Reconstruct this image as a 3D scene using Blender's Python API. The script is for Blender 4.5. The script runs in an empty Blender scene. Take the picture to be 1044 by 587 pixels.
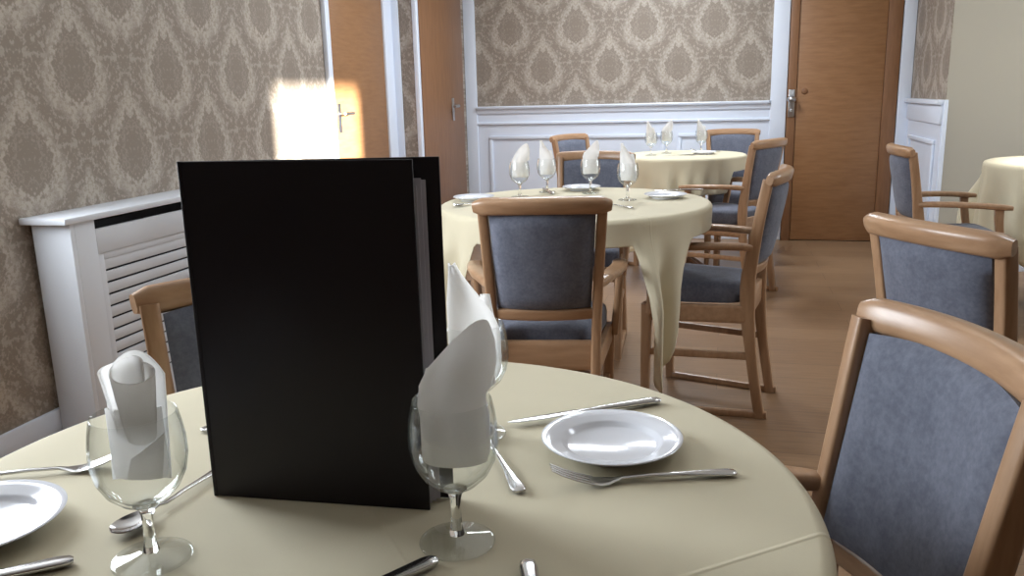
import bpy, bmesh, math, random
from mathutils import Vector, Matrix
random.seed(7)
S = bpy.context.scene
COL = S.collection
PI = math.pi
sin, cos = math.sin, math.cos

# ------------------------------------------------------------------ helpers
def tag(o, label=None, cat=None, group=None, kind=None):
    if label: o['label'] = label
    if cat: o['category'] = cat
    if group: o['group'] = group
    if kind: o['kind'] = kind
    return o

def empty(name, loc=(0, 0, 0), rz=0.0):
    o = bpy.data.objects.new(name, None)
    COL.objects.link(o); o.location = loc; o.rotation_euler = (0, 0, rz)
    o.empty_display_size = 0.05
    return o

def copy_tree(o, parent=None):
    c = o.copy(); COL.objects.link(c)
    if parent is not None: c.parent = parent
    for ch in list(o.children): copy_tree(ch, c)
    return c

class MB:
    def __init__(self): self.bm = bmesh.new()
    def grid(self, rows, closed_u=True, cap0=False, cap1=False):
        """rows of vertex positions, joined into quads"""
        bm = self.bm
        R = [[bm.verts.new(p) for p in r] for r in rows]
        n = len(R[0])
        for a, b in zip(R[:-1], R[1:]):
            for i in range(n if closed_u else n - 1):
                j = (i + 1) % n
                try: bm.faces.new((a[i], a[j], b[j], b[i]))
                except ValueError: pass
        if cap0: bm.faces.new(list(reversed(R[0])))
        if cap1: bm.faces.new(R[-1])
        return R
    def sweep(self, pts, sizes, up=(0, 0, 1), p=4.0, n=16, ups=None):
        """super-ellipse section (half sizes a along side, b along up) along a path"""
        pts = [Vector(q) for q in pts]; rows = []
        for i, q in enumerate(pts):
            t = (pts[min(i + 1, len(pts) - 1)] - pts[max(i - 1, 0)]).normalized()
            u = Vector(ups[i] if ups else up)
            u = (u - t * u.dot(t)).normalized(); s = t.cross(u)
            a, b = sizes[i] if isinstance(sizes, list) else sizes
            row = []
            for k in range(n):
                th = 2 * PI * (k + 0.5) / n
                c, d = cos(th), sin(th)
                x = math.copysign(abs(c) ** (2 / p), c) * a
                y = math.copysign(abs(d) ** (2 / p), d) * b
                row.append(q + s * x + u * y)
            rows.append(row)
        self.grid(rows, True, True, True)
        return self
    def lathe(self, prof, n=48, centre=(0, 0, 0)):
        cx, cy, cz = centre; rows = []
        bm = self.bm
        for r, z in prof:
            if r < 1e-6: rows.append([bm.verts.new((cx, cy, cz + z))])
            else: rows.append([bm.verts.new((cx + r * cos(2 * PI * k / n), cy + r * sin(2 * PI * k / n), cz + z)) for k in range(n)])
        for a, b in zip(rows[:-1], rows[1:]):
            for i in range(n):
                j = (i + 1) % n
                if len(a) == 1 and len(b) == 1: continue
                if len(a) == 1: bm.faces.new((a[0], b[j], b[i]))
                elif len(b) == 1: bm.faces.new((a[i], a[j], b[0]))
                else: bm.faces.new((a[i], a[j], b[j], b[i]))
        return self
    def box(self, x0, x1, y0, y1, z0, z1, bev=0.0, M=None, seg=2):
        r = bmesh.ops.create_cube(self.bm, size=1.0)
        vs = r['verts']
        for v in vs:
            v.co = Vector((x0 + (v.co.x + .5) * (x1 - x0), y0 + (v.co.y + .5) * (y1 - y0), z0 + (v.co.z + .5) * (z1 - z0)))
        if bev > 0:
            es = list({e for v in vs for e in v.link_edges})
            rr = bmesh.ops.bevel(self.bm, geom=es, offset=bev, segments=seg, profile=0.5, affect='EDGES')
            vs = list({v for f in rr['faces'] for v in f.verts} | {v for v in vs if v.is_valid})
        if M is not None:
            for v in vs: v.co = M @ v.co
        return self
    def build(self, name, mat, parent=None, smooth=True, angle=40):
        bm = self.bm
        bmesh.ops.recalc_face_normals(bm, faces=bm.faces)
        me = bpy.data.meshes.new(name); bm.to_mesh(me); bm.free()
        if smooth:
            me.shade_smooth() if hasattr(me, 'shade_smooth') else None
            try: me.set_sharp_from_angle(angle=math.radians(angle))
            except Exception: pass
        if mat: me.materials.append(mat)
        o = bpy.data.objects.new(name, me); COL.objects.link(o)
        if parent is not None: o.parent = parent
        return o

def bez(p0, p1, p2, p3, n):
    P = [Vector(p) for p in (p0, p1, p2, p3)]; out = []
    for i in range(n + 1):
        t = i / n; u = 1 - t
        out.append(P[0] * u ** 3 + P[1] * 3 * u * u * t + P[2] * 3 * u * t * t + P[3] * t ** 3)
    return out

# ------------------------------------------------------------------ node maths
class N:
    """small expression builder for shader Math nodes"""
    def __init__(self, nt): self.nt = nt
    def m(self, op, a, b=None, c=None, clamp=False):
        n = self.nt.nodes.new('ShaderNodeMath'); n.operation = op; n.use_clamp = clamp
        for i, v in enumerate((a, b, c)):
            if v is None: continue
            if isinstance(v, (int, float)): n.inputs[i].default_value = v
            else: self.nt.links.new(v, n.inputs[i])
        return n.outputs[0]
    def add(self, a, b): return self.m('ADD', a, b)
    def sub(self, a, b): return self.m('SUBTRACT', a, b)
    def mul(self, a, b): return self.m('MULTIPLY', a, b)
    def smooth(self, v, lo, hi):
        n = self.nt.nodes.new('ShaderNodeMapRange'); n.interpolation_type = 'SMOOTHSTEP'
        self.nt.links.new(v, n.inputs[0]); n.inputs[1].default_value = lo; n.inputs[2].default_value = hi
        return n.outputs[0]

def new_mat(name, base=(.8, .8, .8), rough=.5, metal=0.0, spec=.5):
    m = bpy.data.materials.new(name); m.use_nodes = True
    b = m.node_tree.nodes['Principled BSDF']
    b.inputs['Base Color'].default_value = (*base, 1); b.inputs['Roughness'].default_value = rough
    b.inputs['Metallic'].default_value = metal; b.inputs['Specular IOR Level'].default_value = spec
    return m, m.node_tree, b

def noise(nt, vec, scale, detail=3, rough=.55):
    n = nt.nodes.new('ShaderNodeTexNoise'); n.inputs['Scale'].default_value = scale
    n.inputs['Detail'].default_value = detail; n.inputs['Roughness'].default_value = rough
    if vec is not None: nt.links.new(vec, n.inputs['Vector'])
    return n
def mapping(nt, vec, scale=(1, 1, 1), rot=(0, 0, 0)):
    n = nt.nodes.new('ShaderNodeMapping'); n.inputs['Scale'].default_value = scale; n.inputs['Rotation'].default_value = rot
    nt.links.new(vec, n.inputs['Vector']); return n.outputs[0]
def coords(nt, which='Object'):
    return nt.nodes.new('ShaderNodeTexCoord').outputs[which]
def ramp(nt, fac, stops):
    n = nt.nodes.new('ShaderNodeValToRGB'); e = n.color_ramp.elements
    while len(e) < len(stops): e.new(.5)
    for el, (p, c) in zip(e, stops): el.position = p; el.color = (*c, 1)
    nt.links.new(fac, n.inputs[0]); return n.outputs[0]
def bump(nt, b, height, strength=.2, dist=.002):
    n = nt.nodes.new('ShaderNodeBump'); n.inputs['Strength'].default_value = strength; n.inputs['Distance'].default_value = dist
    nt.links.new(height, n.inputs['Height']); nt.links.new(n.outputs[0], b.inputs['Normal'])

def wood(name, dark, light, axis_scale, rough=.4, rot=(0, 0, 0)):
    m, nt, b = new_mat(name, light, rough)
    v = mapping(nt, coords(nt), axis_scale, rot)
    n1 = noise(nt, v, 6, 5, .6)
    col = ramp(nt, n1.outputs['Fac'], [(.3, dark), (.7, light)])
    nt.links.new(col, b.inputs['Base Color'])
    bump(nt, b, n1.outputs['Fac'], .05, .001)
    return m

M = {}
M['beech'] = wood('beech wood', (.315, .180, .098), (.43, .265, .155), (9, 9, 1.2), .34)
M['beech_rail'] = wood('beech wood along', (.315, .180, .098), (.43, .265, .155), (1.2, 9, 9), .30)
M['oak_door'] = wood('oak veneer door', (.255, .122, .050), (.33, .168, .074), (1.2, 1.2, 9), .45)
M['oak_frame'] = wood('oak frame', (.20, .094, .043), (.265, .130, .061), (8, 8, 1), .45)

def fabric(name, c1, c2, scale=110, rough=.85, sheen=.15, bstr=.25):
    m, nt, b = new_mat(name, c1, rough, spec=.25)
    v = coords(nt)
    n1 = noise(nt, v, scale, 4, .7); n2 = noise(nt, v, 28, 3, .6)
    s = N(nt); f = s.add(s.mul(n1.outputs['Fac'], .6), s.mul(n2.outputs['Fac'], .4))
    nt.links.new(ramp(nt, f, [(.38, c1), (.62, c2)]), b.inputs['Base Color'])
    b.inputs['Sheen Weight'].default_value = sheen
    bump(nt, b, n1.outputs['Fac'], bstr, .0008)
    return m
M['fabric'] = fabric('blue grey upholstery', (.100, .110, .148), (.155, .168, .215))
M['white_paint'] = new_mat('white gloss paint', (.73, .79, .90), .35)[0]
M['cover_paint'] = new_mat('white satin cover paint', (.66, .69, .74), .5)[0]
M['slot'] = new_mat('slot shade', (.02, .02, .025), .8)[0]
M['ceiling'] = new_mat('ceiling paint', (.78, .77, .74), .9)[0]

# beige plain wall with roller texture
m, nt, b = new_mat('plain beige paint', (.44, .41, .345), .85)
bump(nt, b, noise(nt, coords(nt), 160, 2).outputs['Fac'], .1, .001); M['beige'] = m

# laminate floor, planks along X
m, nt, b = new_mat('oak laminate floor', (.4, .25, .14), .38)
v = coords(nt)
bk = nt.nodes.new('ShaderNodeTexBrick'); nt.links.new(v, bk.inputs['Vector'])
bk.inputs['Scale'].default_value = 1.0; bk.inputs['Brick Width'].default_value = 1.25; bk.inputs['Row Height'].default_value = .19
bk.inputs['Mortar Size'].default_value = .0016; bk.inputs['Mortar Smooth'].default_value = .3
bk.inputs['Color1'].default_value = (.25, .152, .086, 1); bk.inputs['Color2'].default_value = (.30, .188, .108, 1); bk.inputs['Mortar'].default_value = (.13, .08, .05, 1)
g = noise(nt, mapping(nt, v, (1.2, 14, 1)), 5, 5, .65)
mx = nt.nodes.new('ShaderNodeMix'); mx.data_type = 'RGBA'; mx.blend_type = 'MULTIPLY'; mx.inputs['Factor'].default_value = .7
nt.links.new(bk.outputs['Color'], mx.inputs[6]); nt.links.new(ramp(nt, g.outputs['Fac'], [(.3, (.66, .62, .58)), (.7, (1.1, 1.08, 1.05))]), mx.inputs[7])
nt.links.new(mx.outputs[2], b.inputs['Base Color']); M['floor'] = m

# damask wallpaper: mirrored leaf motifs on a half-drop ogee lattice
def damask(name, axis, u0, v0, w=.525, h=.61):
    m, nt, b = new_mat(name, (.4, .34, .27), .6, spec=.3)
    s = N(nt)
    sep = nt.nodes.new('ShaderNodeSeparateXYZ'); nt.links.new(coords(nt), sep.inputs[0])
    u = s.m('DIVIDE', s.sub(sep.outputs[axis], u0), w); vv = s.m('DIVIDE', s.sub(sep.outputs[2], v0), h)
    def local(du, dv):
        a = s.sub(s.m('FRACT', s.add(u, .5 + du)), .5); c = s.sub(s.m('FRACT', s.add(vv, .5 + dv)), .5)
        return s.m('ABSOLUTE', a), c
    a1, c1 = local(0, 0); a2, c2 = local(.5, .5)
    d1 = s.add(s.mul(a1, a1), s.mul(c1, c1)); d2 = s.add(s.mul(a2, a2), s.mul(c2, c2))
    pick = s.m('LESS_THAN', d1, d2)
    def sel(p, q): return s.add(s.mul(p, pick), s.mul(q, s.sub(1, pick)))
    a, c = sel(a1, a2), sel(c1, c2)
    cmb = nt.nodes.new('ShaderNodeCombineXYZ'); nt.links.new(a, cmb.inputs[0]); nt.links.new(c, cmb.inputs[1])
    n1 = noise(nt, cmb.outputs[0], 13, 3, .6); n2 = noise(nt, cmb.outputs[0], 34, 2, .6)
    nn = s.sub(n1.outputs['Fac'], .5)
    # pear-shaped radius: narrower toward the top
    ax = s.mul(a, s.m('MAXIMUM', s.add(1.0, s.mul(c, 1.7)), .80))
    r = s.m('SQRT', s.add(s.mul(s.mul(ax, ax), 1.25), s.mul(c, c)))
    ang = s.m('ARCTAN2', a, c)
    pet = s.mul(s.m('COSINE', s.mul(ang, 10)), .014)
    rr = s.add(s.add(r, pet), s.add(s.mul(nn, .22), s.mul(s.sub(n2.outputs['Fac'], .5), .16)))
    def band(lo, hi, sft):
        return s.mul(s.smooth(rr, lo - sft, lo + sft), s.sub(1, s.smooth(rr, hi - sft, hi + sft)))
    ring = band(.205, .300, .026)
    thin = band(.125, .145, .012)
    # feet leaves: blobs at either side under the medallion
    def blob(x, y, rx, ry):
        dx = s.m('DIVIDE', s.sub(a, x), rx); dy = s.m('DIVIDE', s.sub(c, y), ry)
        d = s.add(s.m('SQRT', s.add(s.mul(dx, dx), s.mul(dy, dy))), s.mul(nn, 2.2))
        return s.sub(1, s.smooth(d, .75, 1.15))
    blobs = s.m('MAXIMUM', blob(.215, -.17, .05, .07), s.m('MAXIMUM', blob(.0, .31, .045, .09), blob(.06, -.29, .03, .055)))
    leaf = s.mul(s.smooth(s.add(s.mul(n2.outputs['Fac'], .45), s.mul(n1.outputs['Fac'], .55)), .49, .57), s.smooth(rr, .22, .28))
    speck = s.mul(s.mul(s.smooth(n2.outputs['Fac'], .56, .66), .35), 1.0)
    brk = s.add(.40, s.mul(s.smooth(n2.outputs['Fac'], .40, .54), .60))
    mask = s.m('MAXIMUM', s.mul(s.m('MAXIMUM', ring, blobs), brk), s.m('MAXIMUM', s.mul(thin, .4), s.m('MAXIMUM', s.mul(leaf, .65), speck)))
    col = ramp(nt, mask, [(0, (.262, .218, .178)), (1, (.455, .400, .342))])
    nt.links.new(col, b.inputs['Base Color'])
    rg = nt.nodes.new('ShaderNodeMapRange'); nt.links.new(mask, rg.inputs[0]); rg.inputs[3].default_value = .62; rg.inputs[4].default_value = .42
    nt.links.new(rg.outputs[0], b.inputs['Roughness'])
    return m
M['paper_left'] = damask('damask wallpaper left', 1, 2.62, 1.29)
M['paper_back'] = damask('damask wallpaper back', 0, -1.144, 1.655)

# cream table linen
m, nt, b = new_mat('cream cotton tablecloth', (.66, .585, .375), .8, spec=.2)
v = coords(nt)
n1 = noise(nt, mapping(nt, v, (1, 1, 1)), 420, 2); n2 = noise(nt, v, 5, 3)
nt.links.new(ramp(nt, n2.outputs['Fac'], [(.3, (.595, .537, .39)), (.7, (.645, .586, .43))]), b.inputs['Base Color'])
s = N(nt); sep = nt.nodes.new('ShaderNodeSeparateXYZ'); nt.links.new(v, sep.inputs[0])
def crease(nx, ny, c):
    d = s.m('ABSOLUTE', s.sub(s.add(s.mul(sep.outputs[0], nx), s.mul(sep.outputs[1], ny)), c))
    return s.sub(1, s.smooth(d, 0, .004))
cr = s.m('MAXIMUM', crease(-.63, .78, -.275), crease(.78, .63, .0))
bump(nt, b, s.add(s.mul(n1.outputs['Fac'], .12), cr), .5, .0012)
b.inputs['Sheen Weight'].default_value = .1
M['cloth'] = m

M['china'] = new_mat('glazed white china', (.78, .80, .86), .12)[0]
M['steel'] = new_mat('polished cutlery steel', (.62, .62, .63), .18, 1.0)[0]
M['chrome'] = new_mat('brushed steel door hardware', (.55, .56, .58), .3, 1.0)[0]
M['cover_black'] = new_mat('black leatherette menu cover', (.011, .0085, .0125), .5, spec=.35)[0]
M['pages'] = new_mat('grey paper pages', (.50, .49, .55), .8)[0]
M['table_wood'] = wood('dark table wood', (.12, .06, .03), (.2, .1, .05), (6, 6, 1), .4)
m, nt, b = new_mat('white paper napkin', (.84, .835, .84), .9, spec=.1)
n1 = noise(nt, coords(nt), 260, 2); bump(nt, b, n1.outputs['Fac'], .3, .0006)
tr = nt.nodes.new('ShaderNodeBsdfTranslucent'); tr.inputs[0].default_value = (.97, .965, .955, 1)
mxs = nt.nodes.new('ShaderNodeMixShader'); mxs.inputs[0].default_value = .78
nt.links.new(b.outputs[0], mxs.inputs[1]); nt.links.new(tr.outputs[0], mxs.inputs[2])
nt.links.new(mxs.outputs[0], nt.nodes['Material Output'].inputs['Surface'])
M['napkin'] = m
m, nt, b = new_mat('clear glass', (.97, .985, .98), .02)
b.inputs['Transmission Weight'].default_value = 1.0; b.inputs['IOR'].default_value = 1.45
M['glass'] = m
# thin-walled glass for the bowls: mostly clear, reflecting and darkening toward grazing angles
m = bpy.data.materials.new('thin glass wall'); m.use_nodes = True; nt = m.node_tree
nt.nodes.remove(nt.nodes['Principled BSDF'])
lw = nt.nodes.new('ShaderNodeLayerWeight'); lw.inputs['Blend'].default_value = .5
tb = nt.nodes.new('ShaderNodeBsdfTransparent'); gb = nt.nodes.new('ShaderNodeBsdfGlossy'); gb.inputs['Roughness'].default_value = .02; gb.inputs[0].default_value = (.9, .92, .92, 1)
nt.links.new(ramp(nt, lw.outputs['Facing'], [(.0, (.975, .98, .98)), (.7, (.955, .965, .965)), (1.0, (.50, .52, .52))]), tb.inputs[0])
s_ = N(nt); fr = s_.add(.035, s_.mul(s_.m('POWER', lw.outputs['Facing'], 3.0), .5))
mxs = nt.nodes.new('ShaderNodeMixShader'); nt.links.new(fr, mxs.inputs[0]); nt.links.new(tb.outputs[0], mxs.inputs[1]); nt.links.new(gb.outputs[0], mxs.inputs[2])
nt.links.new(mxs.outputs[0], nt.nodes['Material Output'].inputs['Surface'])
M['thin_glass'] = m
m, nt, b = new_mat('black rubber', (.02, .02, .02), .7); M['rubber'] = m
m, nt, b = new_mat('lamp diffuser', (.8, .8, .8), .5)
b.inputs['Emission Color'].default_value = (1, .95, .88, 1); b.inputs['Emission Strength'].default_value = 1.2; M['lamp'] = m

# ------------------------------------------------------------------ camera
f, pitch, roll, yaw = 858.8, .22632, -.025574, .247977
cam = bpy.data.cameras.new('camera'); co = bpy.data.objects.new('camera', cam); COL.objects.link(co)
fw = Vector((-sin(yaw) * cos(pitch), cos(yaw) * cos(pitch), -sin(pitch))); rt = Vector((cos(yaw), sin(yaw), 0)); up = rt.cross(fw)
Rv = rt * cos(roll) + up * sin(roll); Uv = up * cos(roll) - rt * sin(roll)
mw = Matrix((( Rv.x, Uv.x, -fw.x, 0), (Rv.y, Uv.y, -fw.y, 0), (Rv.z, Uv.z, -fw.z, 1.15), (0, 0, 0, 1)))
co.matrix_world = mw
cam.sensor_width = 36; cam.lens = f / 1044 * 36; cam.clip_start = .02; cam.clip_end = 60
S.camera = co

# ------------------------------------------------------------------ room
XL, YB, XR, YF, ZC = -2.24, 6.743, 3.4, -2.2, 2.45
XJ, YJ = -2.05, 5.62          # boxed-out stretch of the left wall by the second door
XC, YC = 1.30, 5.713          # projecting corner at the right of the door
T = .12
def struct(o): o['kind'] = 'structure'; return o

struct(MB().box(XL - .3, XR + .3, YF - .3, YB + .3, -.12, 0).build('floor', M['floor'], smooth=False))
struct(MB().box(XL - .3, XR + .3, YF - .3, YB + .3, ZC, ZC + .12).build('ceiling', M['ceiling'], smooth=False))
# left wall: an opening for the big window beside the camera, and the doors stand in front of it
WL = (.95, 2.02, .85, 2.15)
mb = MB()
mb.box(XL - T, XL, WL[1], YJ, 0, ZC); mb.box(XL - T, XL, YF, WL[0], 0, ZC)
mb.box(XL - T, XL, WL[0], WL[1], 0, WL[2]); mb.box(XL - T, XL, WL[0], WL[1], WL[3], ZC)
struct(mb.build('wall_left', M['paper_left'], smooth=False))
mb = MB(); mb.box(XL - T, XJ, YJ, YB, 0, ZC)
o = struct(mb.build('wall_left_return', M['paper_back'], smooth=False)); o.name = 'wall_left_corner'
struct(MB().box(XL - T, XR + T, YB, YB + T, 0, ZC).build('wall_back', M['paper_back'], smooth=False))
# right: short return wall with wallpaper, then a plain beige block
struct(MB().box(XC - .004, XC + .09, YC + .002, YB, 0, ZC).build('wall_return', M['paper_left'], smooth=False))
struct(MB().box(XC, XR + T, YC, YB, 0, ZC).build('wall_beige', M['beige'], smooth=False))
# right wall with a low window near the corner table and a high one for the sun
W1 = (3.3, 5.3, .9, 2.05)
W2 = (1.60, 2.62, 1.67, 2.15)
mb = MB()
def wall_x(mb, x0, x1, y0, y1, holes):
    ys = sorted({y0, y1} | {h[0] for h in holes} | {h[1] for h in holes})
    for a, c in zip(ys[:-1], ys[1:]):
        hs = [h for h in holes if h[0] <= a + 1e-6 and h[1] >= c - 1e-6]
        if hs: mb.box(x0, x1, a, c, 0, hs[0][2]); mb.box(x0, x1, a, c, hs[0][3], ZC)
        else: mb.box(x0, x1, a, c, 0, ZC)
wall_x(mb, XR, XR + T, YF, YC, [W1, W2])
struct(mb.build('wall_right', M['beige'], smooth=False))
struct(MB().box(XL - T, XR + T, YF - T, YF, 0, ZC).build('wall_front', M['table_wood'], smooth=False))

# unseen wall added outside to block the low sun from the larger window
struct(MB().box(XR + .5, XR + .62, 2.75, 5.7, -.1, 2.6).build('sun_blocker_wall', M['beige'], smooth=False))
def window(name, x, w, facing):
    mb = MB(); y0, y1, z0, z1 = w; t = .045
    for a, c, d, e in ((y0, y1, z0, z0 + t), (y0, y1, z1 - t, z1), (y0, y0 + t, z0, z1), (y1 - t, y1, z0, z1)):
        mb.box(x - .03, x + .03, a, c, d, e, .004)
    if y1 - y0 > 1.2: mb.box(x - .02, x + .02, (y0 + y1) / 2 - .02, (y0 + y1) / 2 + .02, z0 + t, z1 - t, .004)
    o = struct(mb.build(name, M['white_paint']))
    return o
window('window_1', XL - .06, WL, 1); window('window_2', XR + .06, W1, -1)

# skirtings
o = struct(MB().box(XL, XL + .018, YF, 4.62, 0, .12, .004).build('baseboard_left', M['white_paint']))
o = struct(MB().box(XC, XR, YC - .016, YC, 0, .12, .004).build('baseboard_right', M['white_paint']))
# back wall wainscot with chair rail
mb = MB()
X0, X1 = -1.955, .325
mb.box(XJ, X1 + .01, YB - .012, YB, 0, 1.0)
mb.box(XJ, X1, YB - .022, YB, 0, .14, .004)
struct(mb.build('trim_1', M['white_paint'])).name = 'trim_1'
mb = MB()
prof = [(0, 1.055), (.052, 1.055), (.056, 1.048), (.052, 1.036), (.034, 1.028), (.03, 1.0), (.018, .985), (.016, .93), (.03, .925), (.03, .912), (.012, .905), (0, .905)]
rows = [[(x + (.0 if e == 0 else -d * .5), YB - d, z) for d, z in prof] for e, x in ((0, X0), (1, .345))]
mb.grid(rows, True, True, True)
struct(mb.build('trim_2', M['white_paint'], angle=25))
def panel_mould(mb, p0, p1, z0, z1, along, off, w=.028, d=.016):
    # a raised rectangular moulding on a wall; along = 0 (X) or 1 (Y)
    def bx(a, c, e, g):
        if along == 0: mb.box(a, c, off - d, off, e, g, .006)
        else: mb.box(off - d, off, a, c, e, g, .006)
    bx(p0, p1, z0, z0 + w); bx(p0, p1, z1 - w, z1); bx(p0, p0 + w, z0 + w, z1 - w); bx(p1 - w, p1, z0 + w, z1 - w)
mb = MB()
for a, c in ((-1.86, -1.17), (-1.07, -.45), (-.35, .24)): panel_mould(mb, a, c, .22, .82, 0, YB - .012)
struct(mb.build('trim_3', M['white_paint']))
# architraves
def trim(n, *bx):
    mb = MB()
    for q in bx: mb.box(*q, .006)
    return struct(mb.build('trim_%d' % n, M['white_paint']))
trim(4, (.325, .44, YB - .03, YB, 0, ZC))
trim(5, (1.205, XC - .006, YB - .03, YB, 0, ZC))
trim(6, (XJ + .002, X0, YB - .028, YB, 0, ZC))
trim(7, (XL, XL + .03, 5.46, YJ - .002, 0, ZC))
trim(8, (XL + .004, XL + .075, YJ - .022, YJ, 0, ZC))
trim(9, (XL, XL + .03, 4.59, 4.645, 0, 2.1))
trim(10, (XJ - .018, XJ + .014, YJ - .018, YJ + .03, 0, ZC))
# return wall dado
mb = MB()
mb.box(XC - .016, XC - .004, YC + .004, YB - .03, 0, 1.0); mb.box(XC - .05, XC - .004, YC + .0, YB - .03, 1.02, 1.05, .006)
mb.box(XC - .03, XC - .004, YC + .002, YB - .03, .90, 1.02, .01)
panel_mould(mb, YC + .12, YB - .14, .2, .80, 1, XC - .016)
struct(mb.build('trim_11', M['white_paint']))
mb = MB(); mb.box(XC - .012, XC + .012, YC - .012, YC + .012, 0, 1.05, .003)
struct(mb.build('trim_12', M['white_paint']))

# doors ------------------------------------------------------------
mb = MB(); mb.box(XL - .01, XL + .016, 4.645, 5.46, .006, 2.04, .003)
d1 = struct(mb.build('door_1', M['oak_door']))
mb = MB(); mb.box(XL + .016, XL + .022, 4.69, 4.73, .95, 1.12, .002); mb.sweep([(XL + .022, 4.71, 1.06), (XL + .06, 4.71, 1.06)], (.008, .008), (0, 0, 1), 2, 10); mb.sweep([(XL + .06, 4.70, 1.06), (XL + .062, 4.82, 1.06)], (.009, .009), (0, 0, 1), 2, 10)
mb.build('door_handle', M['chrome'], d1)
mb = MB(); mb.box(XJ, XJ + .016, 5.66, 6.62, .006, 2.04, .003)
d2 = struct(mb.build('door_2', M['oak_frame']))  # same wood as the first door, its shade put into the darker oak
mb = MB(); mb.box(XJ + .016, XJ + .024, 6.30, 6.345, .96, 1.13, .003); mb.sweep([(XJ + .022, 6.322, 1.07), (XJ + .065, 6.322, 1.07)], (.01, .01), (0, 0, 1), 2, 10); mb.sweep([(XJ + .062, 6.335, 1.07), (XJ + .066, 6.22, 1.068)], (.011, .011), (0, 0, 1), 2, 10)
mb.build('door_handle', M['chrome'], d2)
mb = MB(); mb.box(.445, .507, YB - .036, YB, .0, 2.06, .004); mb.box(1.105, 1.20, YB - .036, YB, .0, 2.06, .004); mb.box(.507, 1.105, YB - .036, YB, 2.0, 2.06, .004)
d3f = struct(mb.build('door_3', M['oak_frame']))
mb = MB(); mb.box(.509, 1.103, YB - .026, YB, .006, 1.998, .003)
mb.build('door_leaf', M['oak_door'], d3f)
mb = MB(); mb.box(.452, .497, YB - .044, YB - .036, .93, 1.13, .003)
mb.lathe([(0, -.02), (.02, -.02), (.03, -.012), (.033, 0), (.03, .012), (.02, .02), (0, .02)], 20, (.474, YB - .075, 1.06))
mb.box(.466, .484, YB - .075, YB - .04, .965, .99, .004)
mb.build('door_handle', M['chrome'], d3f)
mb = MB()
R = Matrix.Translation((.565, YB - .028, 1.115)) @ Matrix.Rotation(PI / 2, 4, 'X')
prof = [(0, .006), (.018, .006), (.022, .003), (.023, 0)]
mb.lathe(prof, 20)
for v in mb.bm.verts: v.co = R @ v.co
mb.build('keyhole_plate', M['oak_frame'], d3f)

# marker empty for an added ceiling fill light, out of view
def fill_marker(x, y):
    t = empty('ceiling_fill_marker', (x, y, ZC))
    return t

# ------------------------------------------------------------------ radiator cover
rc = empty('radiator_cover', (XL, 2.3, 0))
tag(rc, 'white radiator cover with slatted grille against the damask wall', 'radiator cover')
DX = .17; LY = 1.05
mb = MB()
y0, y1 = .0, LY
mb.box(.02, DX, y0, y0 + .02, 0, .77, .002)                    # near side
mb.box(.02, DX, y1 - .02, y1, 0, .77, .002)
# front frame
fx0, fx1 = DX - .02, DX
mb.box(fx0, fx1, y0 + .02, y0 + .115, 0, .77, .002); mb.box(fx0, fx1, y1 - .115, y1 - .02, 0, .77, .002)
mb.box(fx0, fx1, y0 + .115, y1 - .115, .0, .13, .002)
mb.box(fx0, fx1, y0 + .115, y1 - .115, .65, .735, .002)
mb.build('body', M['cover_paint'], rc)
mb = MB()
gy0, gy1 = y0 + .115, y1 - .115
mb.box(fx0 + .004, fx1 - .004, gy0, gy0 + .03, .13, .65, .002); mb.box(fx0 + .004, fx1 - .004, gy1 - .03, gy1, .13, .65, .002)
mb.box(fx0 + .004, fx1 - .004, gy0 + .03, gy1 - .03, .13, .155, .002); mb.box(fx0 + .004, fx1 - .004, gy0 + .03, gy1 - .03, .625, .65, .002)
n = 11
for i in range(n):
    z = .155 + .47 * i / n
    mb.box(fx0 + .004, fx1 - .006, gy0 + .03, gy1 - .03, z + .0075, z + .47 / n, .002)
mb.build('grille', M['cover_paint'], rc)
mb = MB(); mb.box(.03, .10, y0 + .03, y1 - .03, .1, .75); mb.build('interior_shade', M['slot'], rc)  # near-black block painting in the shade behind the slats
mb = MB(); mb.box(.0, DX + .012, y0 - .03, y1 + .03, .77, .792, .004); mb.build('top_shelf', M['cover_paint'], rc)

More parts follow.
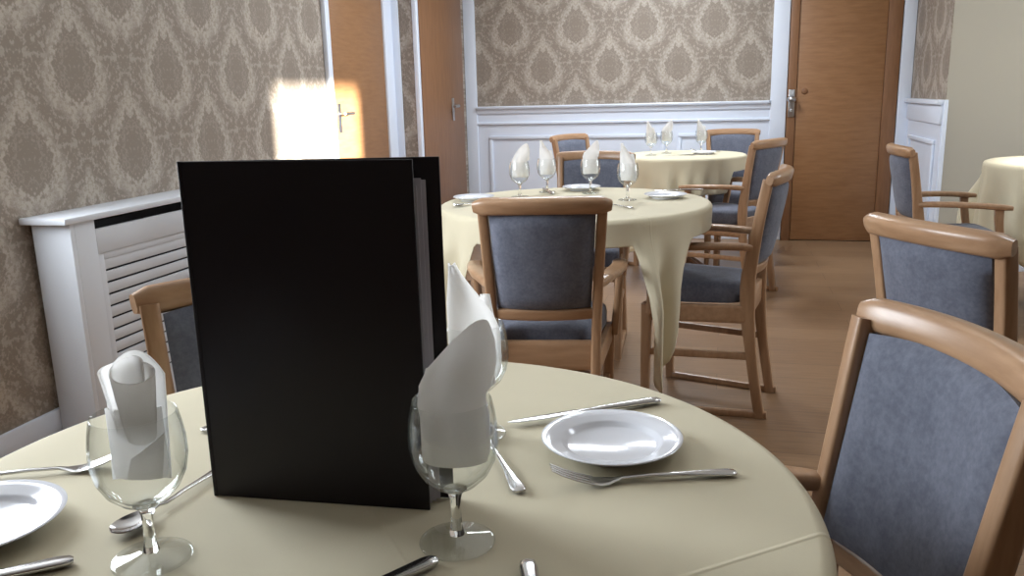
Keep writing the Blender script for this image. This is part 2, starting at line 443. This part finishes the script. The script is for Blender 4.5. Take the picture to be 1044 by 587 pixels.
# ------------------------------------------------------------------ chairs
def make_chair():
    root = empty('dining_chair')
    W, WR = M['beech'], M['beech_rail']
    HT = .40 / 2
    for sx in (-1, 1):
        pts = bez((sx * .143, -.255, .0), (sx * .144, -.215, .22), (sx * .146, -.19, .40), (sx * .150, -.200, .52), 10) + bez((sx * .150, -.200, .52), (sx * .154, -.214, .62), (sx * .160, -.232, .74), (sx * .165, -.254, .848), 8)[1:]
        sz = []
        for p in pts:
            z = p.z; a = .0145; bq = .018 + .008 * math.exp(-((z - .46) / .16) ** 2)
            sz.append((a, bq))
        MB().sweep(pts, sz, (0, 1, 0), 5, 16).build('leg', W, root)
        pts = bez((sx * .196, .150, 0), (sx * .196, .150, .15), (sx * .198, .148, .28), (sx * .199, .145, .405), 6)
        MB().sweep(pts, [(.015 + .004 * (p.z / .4), .015 + .004 * (p.z / .4)) for p in pts], (0, 1, 0), 5, 16).build('leg', W, root)
        # armrest with its slanted support as one bent piece
        ar = empty('armrest'); ar.parent = root
        pts = bez((sx * .158, -.210, .618), (sx * .19, -.10, .626), (sx * .236, -.01, .626), (sx * .232, .15, .612), 12)
        sz = [(.015 + .010 * min(1, i / 5.0), .013) for i in range(len(pts))]
        sz[-1] = (.018, .010); sz[0] = (.012, .011)
        MB().sweep(pts, sz, (0, 0, 1), 3.2, 16).build('arm', WR, ar)
        pts = bez((sx * .231, .100, .610), (sx * .229, .10, .54), (sx * .222, .125, .45), (sx * .2155, .13, .375), 8)
        MB().sweep(pts, [(.012, .019 - .004 * i / 8) for i in range(9)], (0, 1, 0), 4, 14).build('arm_support', W, ar)
        # side stretchers
        MB().sweep([(sx * .145, -.215, .225), (sx * .196, .15, .225)], (.009, .013), (0, 0, 1), 5, 12).build('stretcher', W, root)
        MB().sweep([(sx * .143, -.278, .013), (sx * .145, -.24, .012), (sx * .196, .15, .012)], (.013, .0125), (0, 0, 1), 4, 12).build('runner', W, root)
    # curved top rail, bowed to the rear
    n = 16; pts = []; sz = []; ups = []
    for i in range(n + 1):
        t = -1 + 2 * i / n
        pts.append((t * .187, -.260 - .034 * (1 - t * t), .850 + .005 * (1 - t * t)))
        e = 1 - max(0, abs(t) - .93) / .07 * .35
        sz.append((.0200 * e, .0235 * e)); ups.append((0, -.24, .97))
    MB().sweep(pts, sz, p=3.2, n=20, ups=ups).build('top_rail', WR, root)
    # lower back rail
    pts = [(t * .148, -.206 - .024 * (1 - t * t), .535) for t in [-1 + i / 5 for i in range(11)]]
    MB().sweep(pts, (.011, .0165), (0, -.2, 1), 5, 14).build('back_rail', WR, root)
    # upholstered back panel
    nx, nz = 14, 14
    def back_pt(u, v, side):     # u,v in -1..1
        z = .692 + .138 * v
        hw = .1405 + .0065 * v
        yc = -.229 - .028 * v - .028 * (1 - u * u)
        edge = (1 - abs(u) ** 6) * (1 - abs(v) ** 6)
        puff = .010 + .014 * max(0, edge) ** .5
        z += .010 * (1 - u * u) * v if v > 0 else 0
        return Vector((u * hw, yc + side * puff, z + side * puff * .25))
    mb = MB(); bm = mb.bm
    A = {}
    for s_ in (-1, 1):
        for i in range(nx + 1):
            for j in range(nz + 1):
                A[s_, i, j] = bm.verts.new(back_pt(-1 + 2 * i / nx, -1 + 2 * j / nz, s_))
        for i in range(nx):
            for j in range(nz):
                bm.faces.new((A[s_, i, j], A[s_, i + 1, j], A[s_, i + 1, j + 1], A[s_, i, j + 1]))
    for i in range(nx):
        for j in (0, nz): bm.faces.new((A[-1, i, j], A[-1, i + 1, j], A[1, i + 1, j], A[1, i, j]))
    for j in range(nz):
        for i in (0, nx): bm.faces.new((A[-1, i, j], A[-1, i, j + 1], A[1, i, j + 1], A[1, i, j]))
    mb.build('backrest', M['fabric'], root, angle=50)
    # seat cushion
    rows = []
    lv = [(.412, .965), (.42, 1.0), (.458, 1.0), (.472, .985), (.480, .95), (.486, .85), (.490, .6), (.492, .3)]
    m_ = 40
    for z, k in lv:
        row = []
        for q in range(m_):
            th = 2 * PI * q / m_; c, d = cos(th), sin(th)
            x = math.copysign(abs(c) ** (2 / 7), c); y = math.copysign(abs(d) ** (2 / 7), d)
            hw = .182 + .036 * y
            row.append((x * hw * k * .93, -.010 + y * .172 * k, z))
        rows.append(row)
    mb = MB(); mb.grid(rows, True, True, True); mb.build('seat', M['fabric'], root, angle=50)
    # seat frame
    mb = MB()
    for sx in (-1, 1): mb.sweep([(sx * .150, -.195, .378), (sx * .200, .14, .378)], (.011, .032), (0, 0, 1), 6, 12)
    mb.sweep([(-.200, .148, .378), (.200, .148, .378)], (.011, .032), (0, 0, 1), 6, 12)
    mb.sweep([(-.150, -.200, .405), (.150, -.200, .405)], (.011, .045), (0, 0, 1), 6, 12)
    mb.build('seat_frame', WR, root)
    return root

proto_chair = make_chair()
first = [True]
CH = 'wooden armchairs around the dining tables'
def chair(x, y, fx, fy, label):
    o = proto_chair if first[0] else copy_tree(proto_chair)
    first[0] = False
    o.location = (x, y, 0); o.rotation_euler = (0, 0, math.atan2(-fx, fy))
    return tag(o, label, 'chair', CH)
chair(.010, .922, -.94, -.34, 'beech armchair at the right of the near table, blue-grey backrest seen from its front')
chair(.642, 2.0, .84, .54, 'beech armchair turned away behind the near right chair, curved rail and grey-blue back')
chair(1.06, 4.28, 1, .06, 'beech armchair seen side-on beside the white panel, arms pointing at the right-hand table')
chair(-.075, 3.14, -.985, .17, 'beech armchair side-on with light grey-blue seat at right of the middle table')
chair(.010, 4.985, -.87, .49, 'armchair at the right side of the far table in front of the oak door')
chair(-.522, 2.50, -.17, .985, 'beech armchair with dark back towards us, in front of the middle table')
chair(-.565, .99, .62, -.78, 'armchair half hidden behind the black menu, its rail beside the slatted cover')
chair(-.61, 3.72, -.08, -1, 'armchair behind the middle table, dark backrest seen between the wine glasses')
chair(-.78, 5.52, .87, -.5, 'far armchair whose rail shows above the chair behind the middle table')
chair(.085, 5.83, .12, -.99, 'armchair at the back of the far table against the white panelling')
chair(-1.16, 3.05, 1, .03, 'armchair at the left of the middle table, only an arm showing beside the menu')

# ------------------------------------------------------------------ tables and cloths
def smst(a, b, x):
    t = max(0, min(1, (x - a) / (b - a))); return t * t * (3 - 2 * t)
def table(x, y, R, half, rot, name_bits, notches=(), maxdrop=.72, seed=1, ztop=.76, conv=.5):
    lt, lc = name_bits
    r = random.Random(seed)
    t = empty('round_table', (x, y, 0)); tag(t, lt, 'table', 'round dining tables')
    mb = MB(); mb.lathe([(0, .728), (R - .02, .728), (R - .012, .733), (R - .012, .752), (R - .018, .7565), (0, .7565)], 64); mb.build('tabletop', M['table_wood'], t)
    mb = MB(); mb.lathe([(0, .04), (.045, .04), (.05, .1), (.035, .2), (.034, .6), (.05, .70), (.09, .728), (0, .728)], 24); mb.build('pedestal', M['table_wood'], t)
    for k in range(4):
        a = rot + k * PI / 2
        mb = MB(); mb.sweep(bez((.03 * cos(a), .03 * sin(a), .11), (.12 * cos(a), .12 * sin(a), .09), (.16 * cos(a), .16 * sin(a), .04), (.21 * cos(a), .21 * sin(a), .022), 6), (.018, .02), (0, 0, 1), 4, 12); mb.build('leg', M['table_wood'], t)
    mb = MB(); n = 240; rows = []
    flat = [R * k / 10 for k in range(1, 10)] + [R - .012]
    for rr in flat: rows.append([(rr * cos(2 * PI * i / n), rr * sin(2 * PI * i / n), ztop) for i in range(n)])
    K = 26
    ph = [r.uniform(0, 6.28) for _ in range(6)]
    drops = []; info = []
    for i in range(n):
        th = 2 * PI * i / n
        a = (th - rot + PI / 4) % (PI / 2) - PI / 4     # angle from the nearest side's middle; corners at +-45 deg
        L = half / max(abs(cos(th - rot)), abs(sin(th - rot))) - R
        for na, nw, nd in notches:
            da = abs((th - na + PI) % (2 * PI) - PI)
            L = min(L, nd + (L - nd) * smst(nw, nw * 1.3, da)) if L > nd else L
        L = min(L, maxdrop)
        drops.append(max(.06, L))
        cc = rot + PI / 4 + round((th - rot - PI / 4) / (PI / 2)) * PI / 2   # nearest corner direction
        info.append((th, cc, th - cc))
    for k in range(1, K + 1):
        row = []
        for i in range(n):
            th, cc, d = info[i]; L = drops[i]; s = L * (k / K) ** 1.25
            rc_ = .016
            if s < rc_ * PI / 2:
                q = s / rc_; rad = R - .012 + rc_ * sin(q); z = ztop - rc_ * (1 - cos(q))
            else:
                rad = R - .012 + rc_; z = ztop - rc_ - (s - rc_ * PI / 2)
            dd = max(0, ztop - z)
            w = smst(.03, .30, dd)
            cw = math.exp(-(d / .42) ** 2)
            d2 = d * (1 - conv * w * cw)
            rad += .055 * w * cw * (1 + .35 * cos(d * 11)) + .020 * smst(.03, .2, dd) * cos(th * 11 + ph[0]) * (.6 + .4 * cos(th * 3 + ph[1])) * (.5 + .5 * cw)
            rad += .042 * w * cw * cos(d * 23 + ph[2])
            rad -= .02 * w
            t2 = cc + d2
            row.append((rad * cos(t2), rad * sin(t2), z))
        rows.append(row)
    mb.grid(rows, True)
    c0 = mb.bm.verts.new((0, 0, ztop)); mb.bm.verts.ensure_lookup_table()
    for i in range(n): mb.bm.faces.new((c0, mb.bm.verts[i], mb.bm.verts[(i + 1) % n]))
    o = mb.build('tablecloth', M['cloth'], None, angle=180)
    o.location = (x, y, 0)
    so = o.modifiers.new('thickness', 'SOLIDIFY'); so.thickness = .0022; so.offset = -1
    tag(o, lc, 'tablecloth', 'cream tablecloths')
    return o
NEAR = (-.348, .724, .45)
def ang(cx, cy, px, py): return math.atan2(py - cy, px - cx)
table(*NEAR, .64, .35, ('round table under the nearest cream cloth, the one with the menu', 'cream cloth on the near table with the black menu standing on it'),
      [(ang(NEAR[0], NEAR[1], -.012, .932), .66, .095), (ang(NEAR[0], NEAR[1], -.565, .99), .66, .095)], seed=3)
MID = (-.527, 3.037, .49)
cA = ang(MID[0], MID[1], -.24, 2.6) + .03
table(*MID, .86, cA - PI / 4, ('round table under the middle cream cloth, behind the dark-backed chair', 'cream cloth on the middle table, one corner hanging beside the dark-backed chair'),
      [(ang(MID[0], MID[1], x, y), w_, .095) for x, y, w_ in ((-.075, 3.14, .70), (-.522, 2.50, .54), (-.61, 3.72, .54), (-1.16, 3.05, .54))], maxdrop=.57, seed=5, conv=.30)
FAR = (-.245, 5.36, .38)
table(*FAR, .95, .9, ('round table under the far cream cloth near the white panelling', 'cream cloth on the far table below the white panelling, hanging long'),
      [(ang(FAR[0], FAR[1], x, y), w_, d_) for x, y, w_, d_ in ((.005, 4.975, .72, .22), (.10, 5.28, .42, .095), (-.78, 5.52, .72, .095), (.085, 5.83, .72, .095))], maxdrop=.68, seed=8, conv=.3)
RT = (1.72, 4.66, .45)
table(*RT, .86, .3, ('round table under the long cream cloth by the beige wall', 'cream cloth on the right-hand table by the beige wall, bright on top'), (), maxdrop=.70, seed=11, conv=.25)

# ------------------------------------------------------------------ tableware
ZT = .7605
GL = 'stemmed wine glasses on the tables'
def make_glass():
    root = empty('wine_glass')
    outer = [(0, .0515), (.006, .0515), (.011, .0530), (.020, .0575), (.031, .069), (.038, .084), (.041, .101), (.0405, .118), (.0385, .133), (.0362, .1445), (.0358, .1455)]
    inner = [(.0354, .1458), (.0350, .1455), (.0348, .1445), (.0372, .133), (.0393, .118), (.0398, .101), (.0368, .085), (.0298, .071), (.019, .0605), (.008, .0565), (0, .0555)]
    MB().lathe([(r * .965, .0515 + (z - .0515) * .89) for r, z in outer + inner], 56).build('bowl', M['thin_glass'], root, angle=50)
    MB().lathe([(0, .0085), (.0070, .0085), (.0058, .014), (.0048, .022), (.0045, .032), (.0050, .043), (.0065, .0482), (.0105, .0520), (.006, .0512), (0, .0512)], 32).build('stem', M['glass'], root, angle=50)
    MB().lathe([(0, 0), (.031, 0), (.0325, 0), (.0337, .0006), (.034, .0014), (.0337, .0022), (.0325, .0028), (.0312, .0031), (.018, .0054), (.010, .0076), (.0074, .0084), (0, .0084)], 56).build('foot', M['thin_glass'], root, angle=50)
    return root
pg = make_glass(); gf = [True]
def glass(x, y, label, rz=0):
    o = pg if gf[0] else copy_tree(pg)
    gf[0] = False
    o.location = (x, y, ZT); o.rotation_euler = (0, 0, rz)
    return tag(o, label, 'wine glass', GL)

def sheet(mb, fn, nu, nv, th=.0012):
    """a thin folded sheet of paper: fn(u,v) -> (x,y,z), given thickness"""
    RI = [(.0, 0), (.058, .014), (.0605, .019), (.071, .0298), (.085, .0368), (.101, .0398), (.118, .0393), (.133, .0372), (.146, .0348), (.152, .0348)]
    RI = [(.0515 + (z - .0515) * .89, r * .965) for z, r in RI if z > .05]
    RI.insert(0, (0, 0))
    def fit(p):
        p = Vector(p)
        if p.z < RI[-1][0]:
            for (z0, r0), (z1, r1) in zip(RI[:-1], RI[1:]):
                if z0 <= p.z <= z1:
                    lim = r0 + (r1 - r0) * (p.z - z0) / (z1 - z0) - .0050; d = math.hypot(p.x, p.y)
                    if d > lim: p.x *= lim / d; p.y *= lim / d
        return p
    P = [[fit(fn(i / nu, j / nv)) for j in range(nv + 1)] for i in range(nu + 1)]
    bm = mb.bm; F = []; B = []
    for i in range(nu + 1):
        fr, br = [], []
        for j in range(nv + 1):
            du = P[min(i + 1, nu)][j] - P[max(i - 1, 0)][j]; dv = P[i][min(j + 1, nv)] - P[i][max(j - 1, 0)]
            nrm = du.cross(dv); nrm = nrm.normalized() if nrm.length > 1e-12 else Vector((0, 1, 0))
            fr.append(bm.verts.new(P[i][j] + nrm * th)); br.append(bm.verts.new(P[i][j] - nrm * th))
        F.append(fr); B.append(br)
    for i in range(nu):
        for j in range(nv):
            bm.faces.new((F[i][j], F[i + 1][j], F[i + 1][j + 1], F[i][j + 1])); bm.faces.new((B[i][j], B[i][j + 1], B[i + 1][j + 1], B[i + 1][j]))
    for i in range(nu):
        for j in (0, nv): bm.faces.new((F[i][j], B[i][j], B[i + 1][j], F[i + 1][j]) if j == 0 else (F[i][j], F[i + 1][j], B[i + 1][j], B[i][j]))
    for j in range(nv):
        for i in (0, nu): bm.faces.new((F[i][j], F[i][j + 1], B[i][j + 1], B[i][j]))
NK = 'folded paper napkins in glasses'
VIEW = yaw        # napkins and menu were set out facing the seat the picture was taken from

def napkin_pocket():
    """folded pocket with a rolled rosette on top (left glass)"""
    root = empty('napkin')
    mb = MB()
    sheet(mb, lambda u, v: ((u - .5) * .047, -.006 + .008 * (2 * u - 1) ** 2, .078 + v * .062), 10, 8)
    sheet(mb, lambda u, v: ((u - .5) * .050, .004 - .004 * (2 * u - 1) ** 2 + .012 * v, .076 + v * (.110 - .020 * (2 * u - 1) ** 2)), 12, 10)
    mb.build('pocket', M['napkin'], root, angle=60)
    mb = MB()     # rolled rosette leaning forward
    def rose(u, v):
        a = u * PI * 3.1; r = .0225 * (.45 + .55 * u) * (.75 + .35 * v)
        return (.004 + r * cos(a), -.002 + r * sin(a) * .50 - .004 * v,   .120 + v * .056 + .007 * sin(a) + .004 * cos(a * .5))
    sheet(mb, rose, 36, 8, .0009)
    mb.build('rolled_fold', M['napkin'], root, angle=60)
    mb = MB()
    sheet(mb, lambda u, v: ((u - .28) * .030 + .006 * v, -.0105 + .003 * (2 * u - 1) ** 2, .080 + v * (.018 + .022 * u)), 8, 6)
    mb.build('front_fold', M['napkin'], root, angle=60)
    return root
def napkin_wave():
    """broad rolled napkin with a swept crest"""
    root = empty('napkin')
    mb = MB()
    def body(u, v):
        a = (u - .5) * 2.9
        top = .158 + .046 * smst(0, .75, u) - .020 * smst(.8, 1, u)
        z = .077 + v * (top - .077)
        w = .0295 + .004 * smst(.45, .8, v) - .004 * smst(.8, 1, v)
        return (w * sin(a) + .002 + .006 * smst(.6, 1, v), -w * .72 * cos(a) + .010 + .010 * smst(.6, 1, v), z)
    sheet(mb, body, 28, 16)
    mb.build('front_wrap', M['napkin'], root, angle=60)
    mb = MB()
    def wing(u, v):
        w = .030 * (1 - .45 * v ** 1.3)
        return ((u - .5) * 2 * w + .008 + .012 * v, .012 + .008 * cos((u - .5) * 3) + .006 * v, .074 + v * (.118 - .018 * (1 - u) - .022 * smst(.75, 1, u)))
    sheet(mb, wing, 14, 14)
    mb.build('back_wing', M['napkin'], root, angle=60)
    return root
def napkin_point():
    """tall napkin folded to a point like a fin"""
    root = empty('napkin')
    mb = MB()
    def body(u, v):
        a = (u - .5) * 2.6
        # upright left edge, right edge sweeping up to the point
        left = -.0245 - .004 * smst(0, .3, v) + .0035 * smst(.6, 1, v)
        right = .030 * (1 - smst(.35, 1.12, v) * 1.75)
        m_, h_ = (left + right) / 2, (right - left) / 2
        return (m_ + h_ * sin(a) / sin(1.3), -.020 * cos(a) + .006, .072 + v * .134)
    sheet(mb, body, 18, 20)
    mb.build('front_wrap', M['napkin'], root, angle=60)
    mb = MB()
    def wing(u, v):
        w = .024 * (1 - .8 * v)
        return ((u - .5) * 2 * w + .010 + .004 * v, .011 + .003 * cos((u - .5) * 3), .078 + v * .088)
    sheet(mb, wing, 10, 12)
    mb.build('back_wing', M['napkin'], root, angle=60)
    return root
protos = {'pocket': napkin_pocket(), 'wave': napkin_wave(), 'point': napkin_point()}
used = set()
def napkin(kind, x, y, label, rz=VIEW, sc=1.0):
    o = copy_tree(protos[kind]) if kind in used else protos[kind]
    used.add(kind)
    o.location = (x, y, ZT); o.rotation_euler = (0, 0, rz); o.scale = (sc, sc, sc)
    return tag(o, label, 'napkin', NK)

glass(-.476, .570, 'wine glass at the left front of the near table, holding a rolled napkin')
napkin('pocket', -.476, .570, 'pocket-folded white napkin with a rolled rosette in the left front glass')
glass(-.221, .650, 'wine glass in front of the right edge of the black menu')
napkin('wave', -.221, .650, 'broad white napkin in the glass overlapping the black menu')
glass(-.272, .890, 'wine glass mostly hidden behind the napkin to the right of the menu')
napkin('point', -.272, .890, 'tall pointed white napkin rising just right of the black menu')
mids = [(-.760, 3.164, 'leftmost', 'wave'), (-.686, 3.328, 'second from left', 'point'), (-.506, 3.30, 'third from left', 'wave'), (-.337, 3.091, 'rightmost', 'point')]
for x, y, w, k in mids:
    glass(x, y, 'wine glass on the middle table, %s of the four there' % w)
    napkin(k, x, y, 'white napkin in the %s of the four glasses on the middle table' % w, VIEW + random.uniform(-.4, .4))
fars = [(-.436, 5.30, 'left', 'point'), (-.352, 5.45, 'middle', 'wave'), (-.140, 5.52, 'right', 'point')]
for x, y, w, k in fars:
    glass(x, y, 'wine glass on the far table, %s one of the three there' % w)
    napkin(k, x, y, 'white napkin in the %s one of the three glasses on the far table' % w, VIEW + random.uniform(-.5, .5))

PL = 'white side plates on the tables'
def make_plate():
    R = .0785
    prof = [(0, .0025), (.044, .0025), (.046, .0), (.049, .0), (.0505, .003), (.066, .0095), (R - .001, .0145), (R, .0158), (R - .0015, .0168), (.068, .0125), (.0575, .0112), (.0545, .0095), (.0515, .0062), (.048, .0050), (.0, .0046)]
    return MB().lathe(prof, 72).build('side_plate', M['china'], angle=60)
pp = make_plate(); pf = [True]
def plate(x, y, label):
    o = pp if pf[0] else pp.copy()
    if not pf[0]: COL.objects.link(o)
    pf[0] = False
    o.location = (x, y, ZT); return tag(o, label, 'plate', PL)
plate(-.112, .878, 'white side plate between the knife and fork on the right of the near table')
plate(-.672, .577, 'white side plate cut off at the left edge, on the near table')
plate(-.205, 3.16, 'white side plate at the right edge of the middle table')
plate(-.560, 3.41, 'white side plate behind the third glass of the middle table')
plate(-.915, 3.06, 'white side plate at the left edge of the middle table')
plate(-.12, 5.36, 'white side plate on the far table')

# cutlery: each piece lies along +X from the working end to the tip of the handle
def strip(mb, st):
    """st: list of (x, y, z, half width, half thickness)"""
    mb.sweep([(a, b_, c) for a, b_, c, _, _ in st], [(w, t) for _, _, _, w, t in st], (0, 0, 1), 2.6, 14)
HANDLE = lambda x0, L: [(x0, 0, .0050, .0026, .0016), (x0 + L * .25, 0, .0058, .0024, .0018), (x0 + L * .55, 0, .0050, .0038, .0019), (x0 + L * .8, 0, .0040, .0066, .0022), (x0 + L * .94, 0, .0034, .0078, .0022), (x0 + L * .985, 0, .0032, .0064, .0018), (x0 + L, 0, .0030, .0034, .0012)]
def make_fork(L):
    mb = MB()
    strip(mb, [(.040, 0, .0046, .0092, .0008), (.050, 0, .0026, .0104, .0010), (.058, 0, .0024, .0090, .0012), (.066, 0, .0034, .0050, .0014)] + HANDLE(.074, L - .074))
    for k in range(4):
        y = (k - 1.5) * .0058
        strip(mb, [(0, y * .92, .0215, .0007, .0007), (.012, y * .97, .0150, .0015, .0010), (.026, y, .0092, .0018, .0010), (.044, y, .0036, .0020, .0009)])
    return mb.build('fork', M['steel'])
def make_knife(L):
    mb = MB()
    strip(mb, [(0, .004, .0052, .0012, .0005), (.012, .002, .0056, .0052, .0006), (.04, 0, .0060, .0072, .0007), (.085, 0, .0062, .0072, .0009), (.094, 0, .0060, .0036, .0020)] +
          [(.1, 0, .0056, .0040, .0024), (L * .7, 0, .0052, .0060, .0034), (L * .94, 0, .0046, .0078, .0038), (L * .985, 0, .0042, .0066, .0032), (L, 0, .0040, .0036, .0020)])
    return mb.build('knife', M['steel'])
def make_spoon(L):
    mb = MB()
    # bowl: shallow dish with thickness
    def dish(u, v):
        a = 2 * PI * u; r = max(v, .02)
        wy = .0150 * (1 - .22 * cos(a)) * sin(a) * r; x = .024 + .0245 * cos(a) * r
        return (x, wy, .0014 + .0062 * r ** 2.2)
    rows = [[dish(i / 28, v) for i in range(28)] for v in (1, .85, .65, .4, .15, .02)]
    top = [Vector(p) + Vector((0, 0, .0012)) for p in rows[0]]
    rows2 = [[(p[0] * .985 + .024 * .015, p[1] * .96, p[2] + .0011) for p in r_] for r_ in rows]
    mb.grid(list(reversed(rows2)) + rows, True, True, True)
    strip(mb, [(.046, 0, .0072, .0030, .0009), (.056, 0, .0078, .0024, .0013)] + HANDLE(.066, L - .066))
    return mb.build('spoon', M['steel'])
CU = {'fork': make_fork(.193), 'knife': make_knife(.205), 'spoon': make_spoon(.178)}
cu = set()
def lay(kind, a, e, label, roll_=0.0, z=0.0):
    """lay a piece with its working end at a, handle pointing to e"""
    o = CU[kind] if kind not in cu else CU[kind].copy()
    if kind in cu: COL.objects.link(o)
    cu.add(kind)
    d = Vector((e[0] - a[0], e[1] - a[1]))
    o.location = (a[0], a[1], ZT + z); o.rotation_euler = (roll_, 0, math.atan2(d.y, d.x))
    return tag(o, label, kind, kind + ' pieces on the tables')
lay('fork', (-.160, .772), (.023, .836), 'steel fork in front of the right-hand plate on the near table')
lay('knife', (-.240, .916), (-.065, 1.034), 'steel knife behind the right-hand plate on the near table')
lay('spoon', (-.275, .905), (-.191, .757), 'steel spoon whose handle tip shows right of the front napkin glass')
lay('fork', (-.625, .735), (-.80, .655), 'steel fork behind the left plate at the left edge of the near table')
lay('spoon', (-.530, .590), (-.515, .76), 'steel spoon seen under the left front glass')
lay('knife', (-.697, .418), (-.539, .549), 'steel knife with its handle tip in the lower left corner')
lay('knife', (-.345, .445), (-.229, .612), 'steel knife handle lying in front of the foot of the right front glass')
lay('knife', (-.09, .43), (-.150, .622), 'steel knife of which only a tip shows at the bottom edge')
lay('fork', (-.492, .991), (-.602, .833), 'steel fork whose handle tip peeks out left of the menu')
for a, e, k, l in (((-.93, 2.86), (-.83, 3.03), 'spoon', 'small spoon on the middle table near its leftmost glass'),
                   ((-.44, 2.98), (-.30, 2.86), 'fork', 'steel fork below the rightmost glass of the middle table'),
                   ((-.27, 3.35), (-.12, 3.40), 'knife', 'steel knife behind the right plate of the middle table'),
                   ((-.73, 3.44), (-.66, 3.28), 'knife', 'steel knife by the second glass of the middle table'),
                   ((-.21, 5.60), (-.04, 5.56), 'fork', 'steel fork behind the plate of the far table'),
                   ((-.35, 5.17), (-.20, 5.24), 'knife', 'steel knife in front of the plate of the far table')):
    lay(k, a, e, l)

# ------------------------------------------------------------------ menu
mn = empty('menu_book', (-.4885, .690, ZT), math.atan2(.012, .224))
tag(mn, 'black hardback menu standing upright on the near tablecloth', 'menu')
Wd, Hd = .232, .336
mb = MB(); mb.box(0, Wd - .008, -.0012, .0012, 0, Hd, .0008); mb.build('front_cover', M['cover_black'], mn)
mb = MB(); A = Matrix.Rotation(math.radians(6.2), 4, 'Z'); mb.box(.002, Wd + .010, .0012, .0036, 0, Hd, .0008, M=A); mb.build('back_cover', M['cover_black'], mn)
mb = MB(); mb.sweep([(-.001, .001, 0), (-.001, .001, Hd)], (.003, .003), (0, 1, 0), 2.5, 12); mb.build('spine', M['cover_black'], mn)
for k, (dg, l, hh) in enumerate(((1.8, Wd - .008, Hd - .024), (3.0, Wd - .005, Hd - .018), (4.3, Wd - .002, Hd - .020))):
    mb = MB(); mb.box(.006, l, .0012, .0020, .003, hh, .0003, M=Matrix.Rotation(math.radians(dg), 4, 'Z')); mb.build('page', M['pages'], mn)

# ------------------------------------------------------------------ light
w = bpy.data.worlds.new('world'); S.world = w; w.use_nodes = True
nt = w.node_tree; bg = nt.nodes['Background']
sky = nt.nodes.new('ShaderNodeTexSky'); sky.sky_type = 'HOSEK_WILKIE'; sky.turbidity = 3.0; sky.sun_direction = (.9, .1, .3)
nt.links.new(sky.outputs[0], bg.inputs[0]); bg.inputs[1].default_value = .6

def area(name, loc, direction, sx, sy, power, color, spread=PI):
    l = bpy.data.lights.new(name, 'AREA'); l.shape = 'RECTANGLE'; l.size = sx; l.size_y = sy; l.energy = power; l.color = color; l.spread = spread
    o = bpy.data.objects.new(name, l); COL.objects.link(o); o.location = loc
    o.rotation_euler = Vector(direction).to_track_quat('-Z', 'Y').to_euler()
    return o
area('daylight_left', (XL - .02, (WL[0] + WL[1]) / 2, 1.5), (1, 0, 0), 1.25, 1.05, 54, (.87, .935, 1.0))
area('daylight_right', (XR + .02, (W1[0] + W1[1]) / 2, 1.48), (-1, 0, 0), 1.1, 1.9, 40, (.88, .94, 1.0))
# unseen fill lights added under the ceiling to brighten the room and back wall
for x, y, p in ((-1.0, 4.4, 15), (-.5, 5.55, 25), (1.2, 2.6, 7)):
    area('ceiling_fill', (x, y, ZC - .03), (0, 0, -1), .55, .55, p, (.86, .93, 1.0))
l = bpy.data.lights.new('table_fill_spot', 'SPOT'); l.energy = 130; l.spot_size = math.radians(38); l.spot_blend = .5; l.shadow_soft_size = .06; l.color = (1, .97, .92)  # unseen spot added to brighten the right-hand tabletop
o = bpy.data.objects.new('table_fill_spot', l); COL.objects.link(o); o.location = (1.8, 4.62, ZC - .03)
# low sun through the high side window
sd = Vector((-1, .42, -.168)).normalized()
l = bpy.data.lights.new('sun', 'SUN'); l.energy = 25; l.angle = math.radians(1.6); l.color = (1, .95, .85)
o = bpy.data.objects.new('sun', l); COL.objects.link(o); o.rotation_euler = sd.to_track_quat('-Z', 'Y').to_euler(); o.location = (6, 0, 4)

# ------------------------------------------------------------------ view
S.view_settings.view_transform = 'Standard'; S.view_settings.look = 'None'
S.view_settings.exposure = 0.78; S.view_settings.gamma = 1.0; S.view_settings.use_curve_mapping = False
S.cycles.use_denoising = True
S.cycles.max_bounces = 10; S.cycles.transparent_max_bounces = 12; S.cycles.transmission_bounces = 10
S.cycles.caustics_reflective = False; S.cycles.caustics_refractive = True
S.cycles.sample_clamp_indirect = 6.0
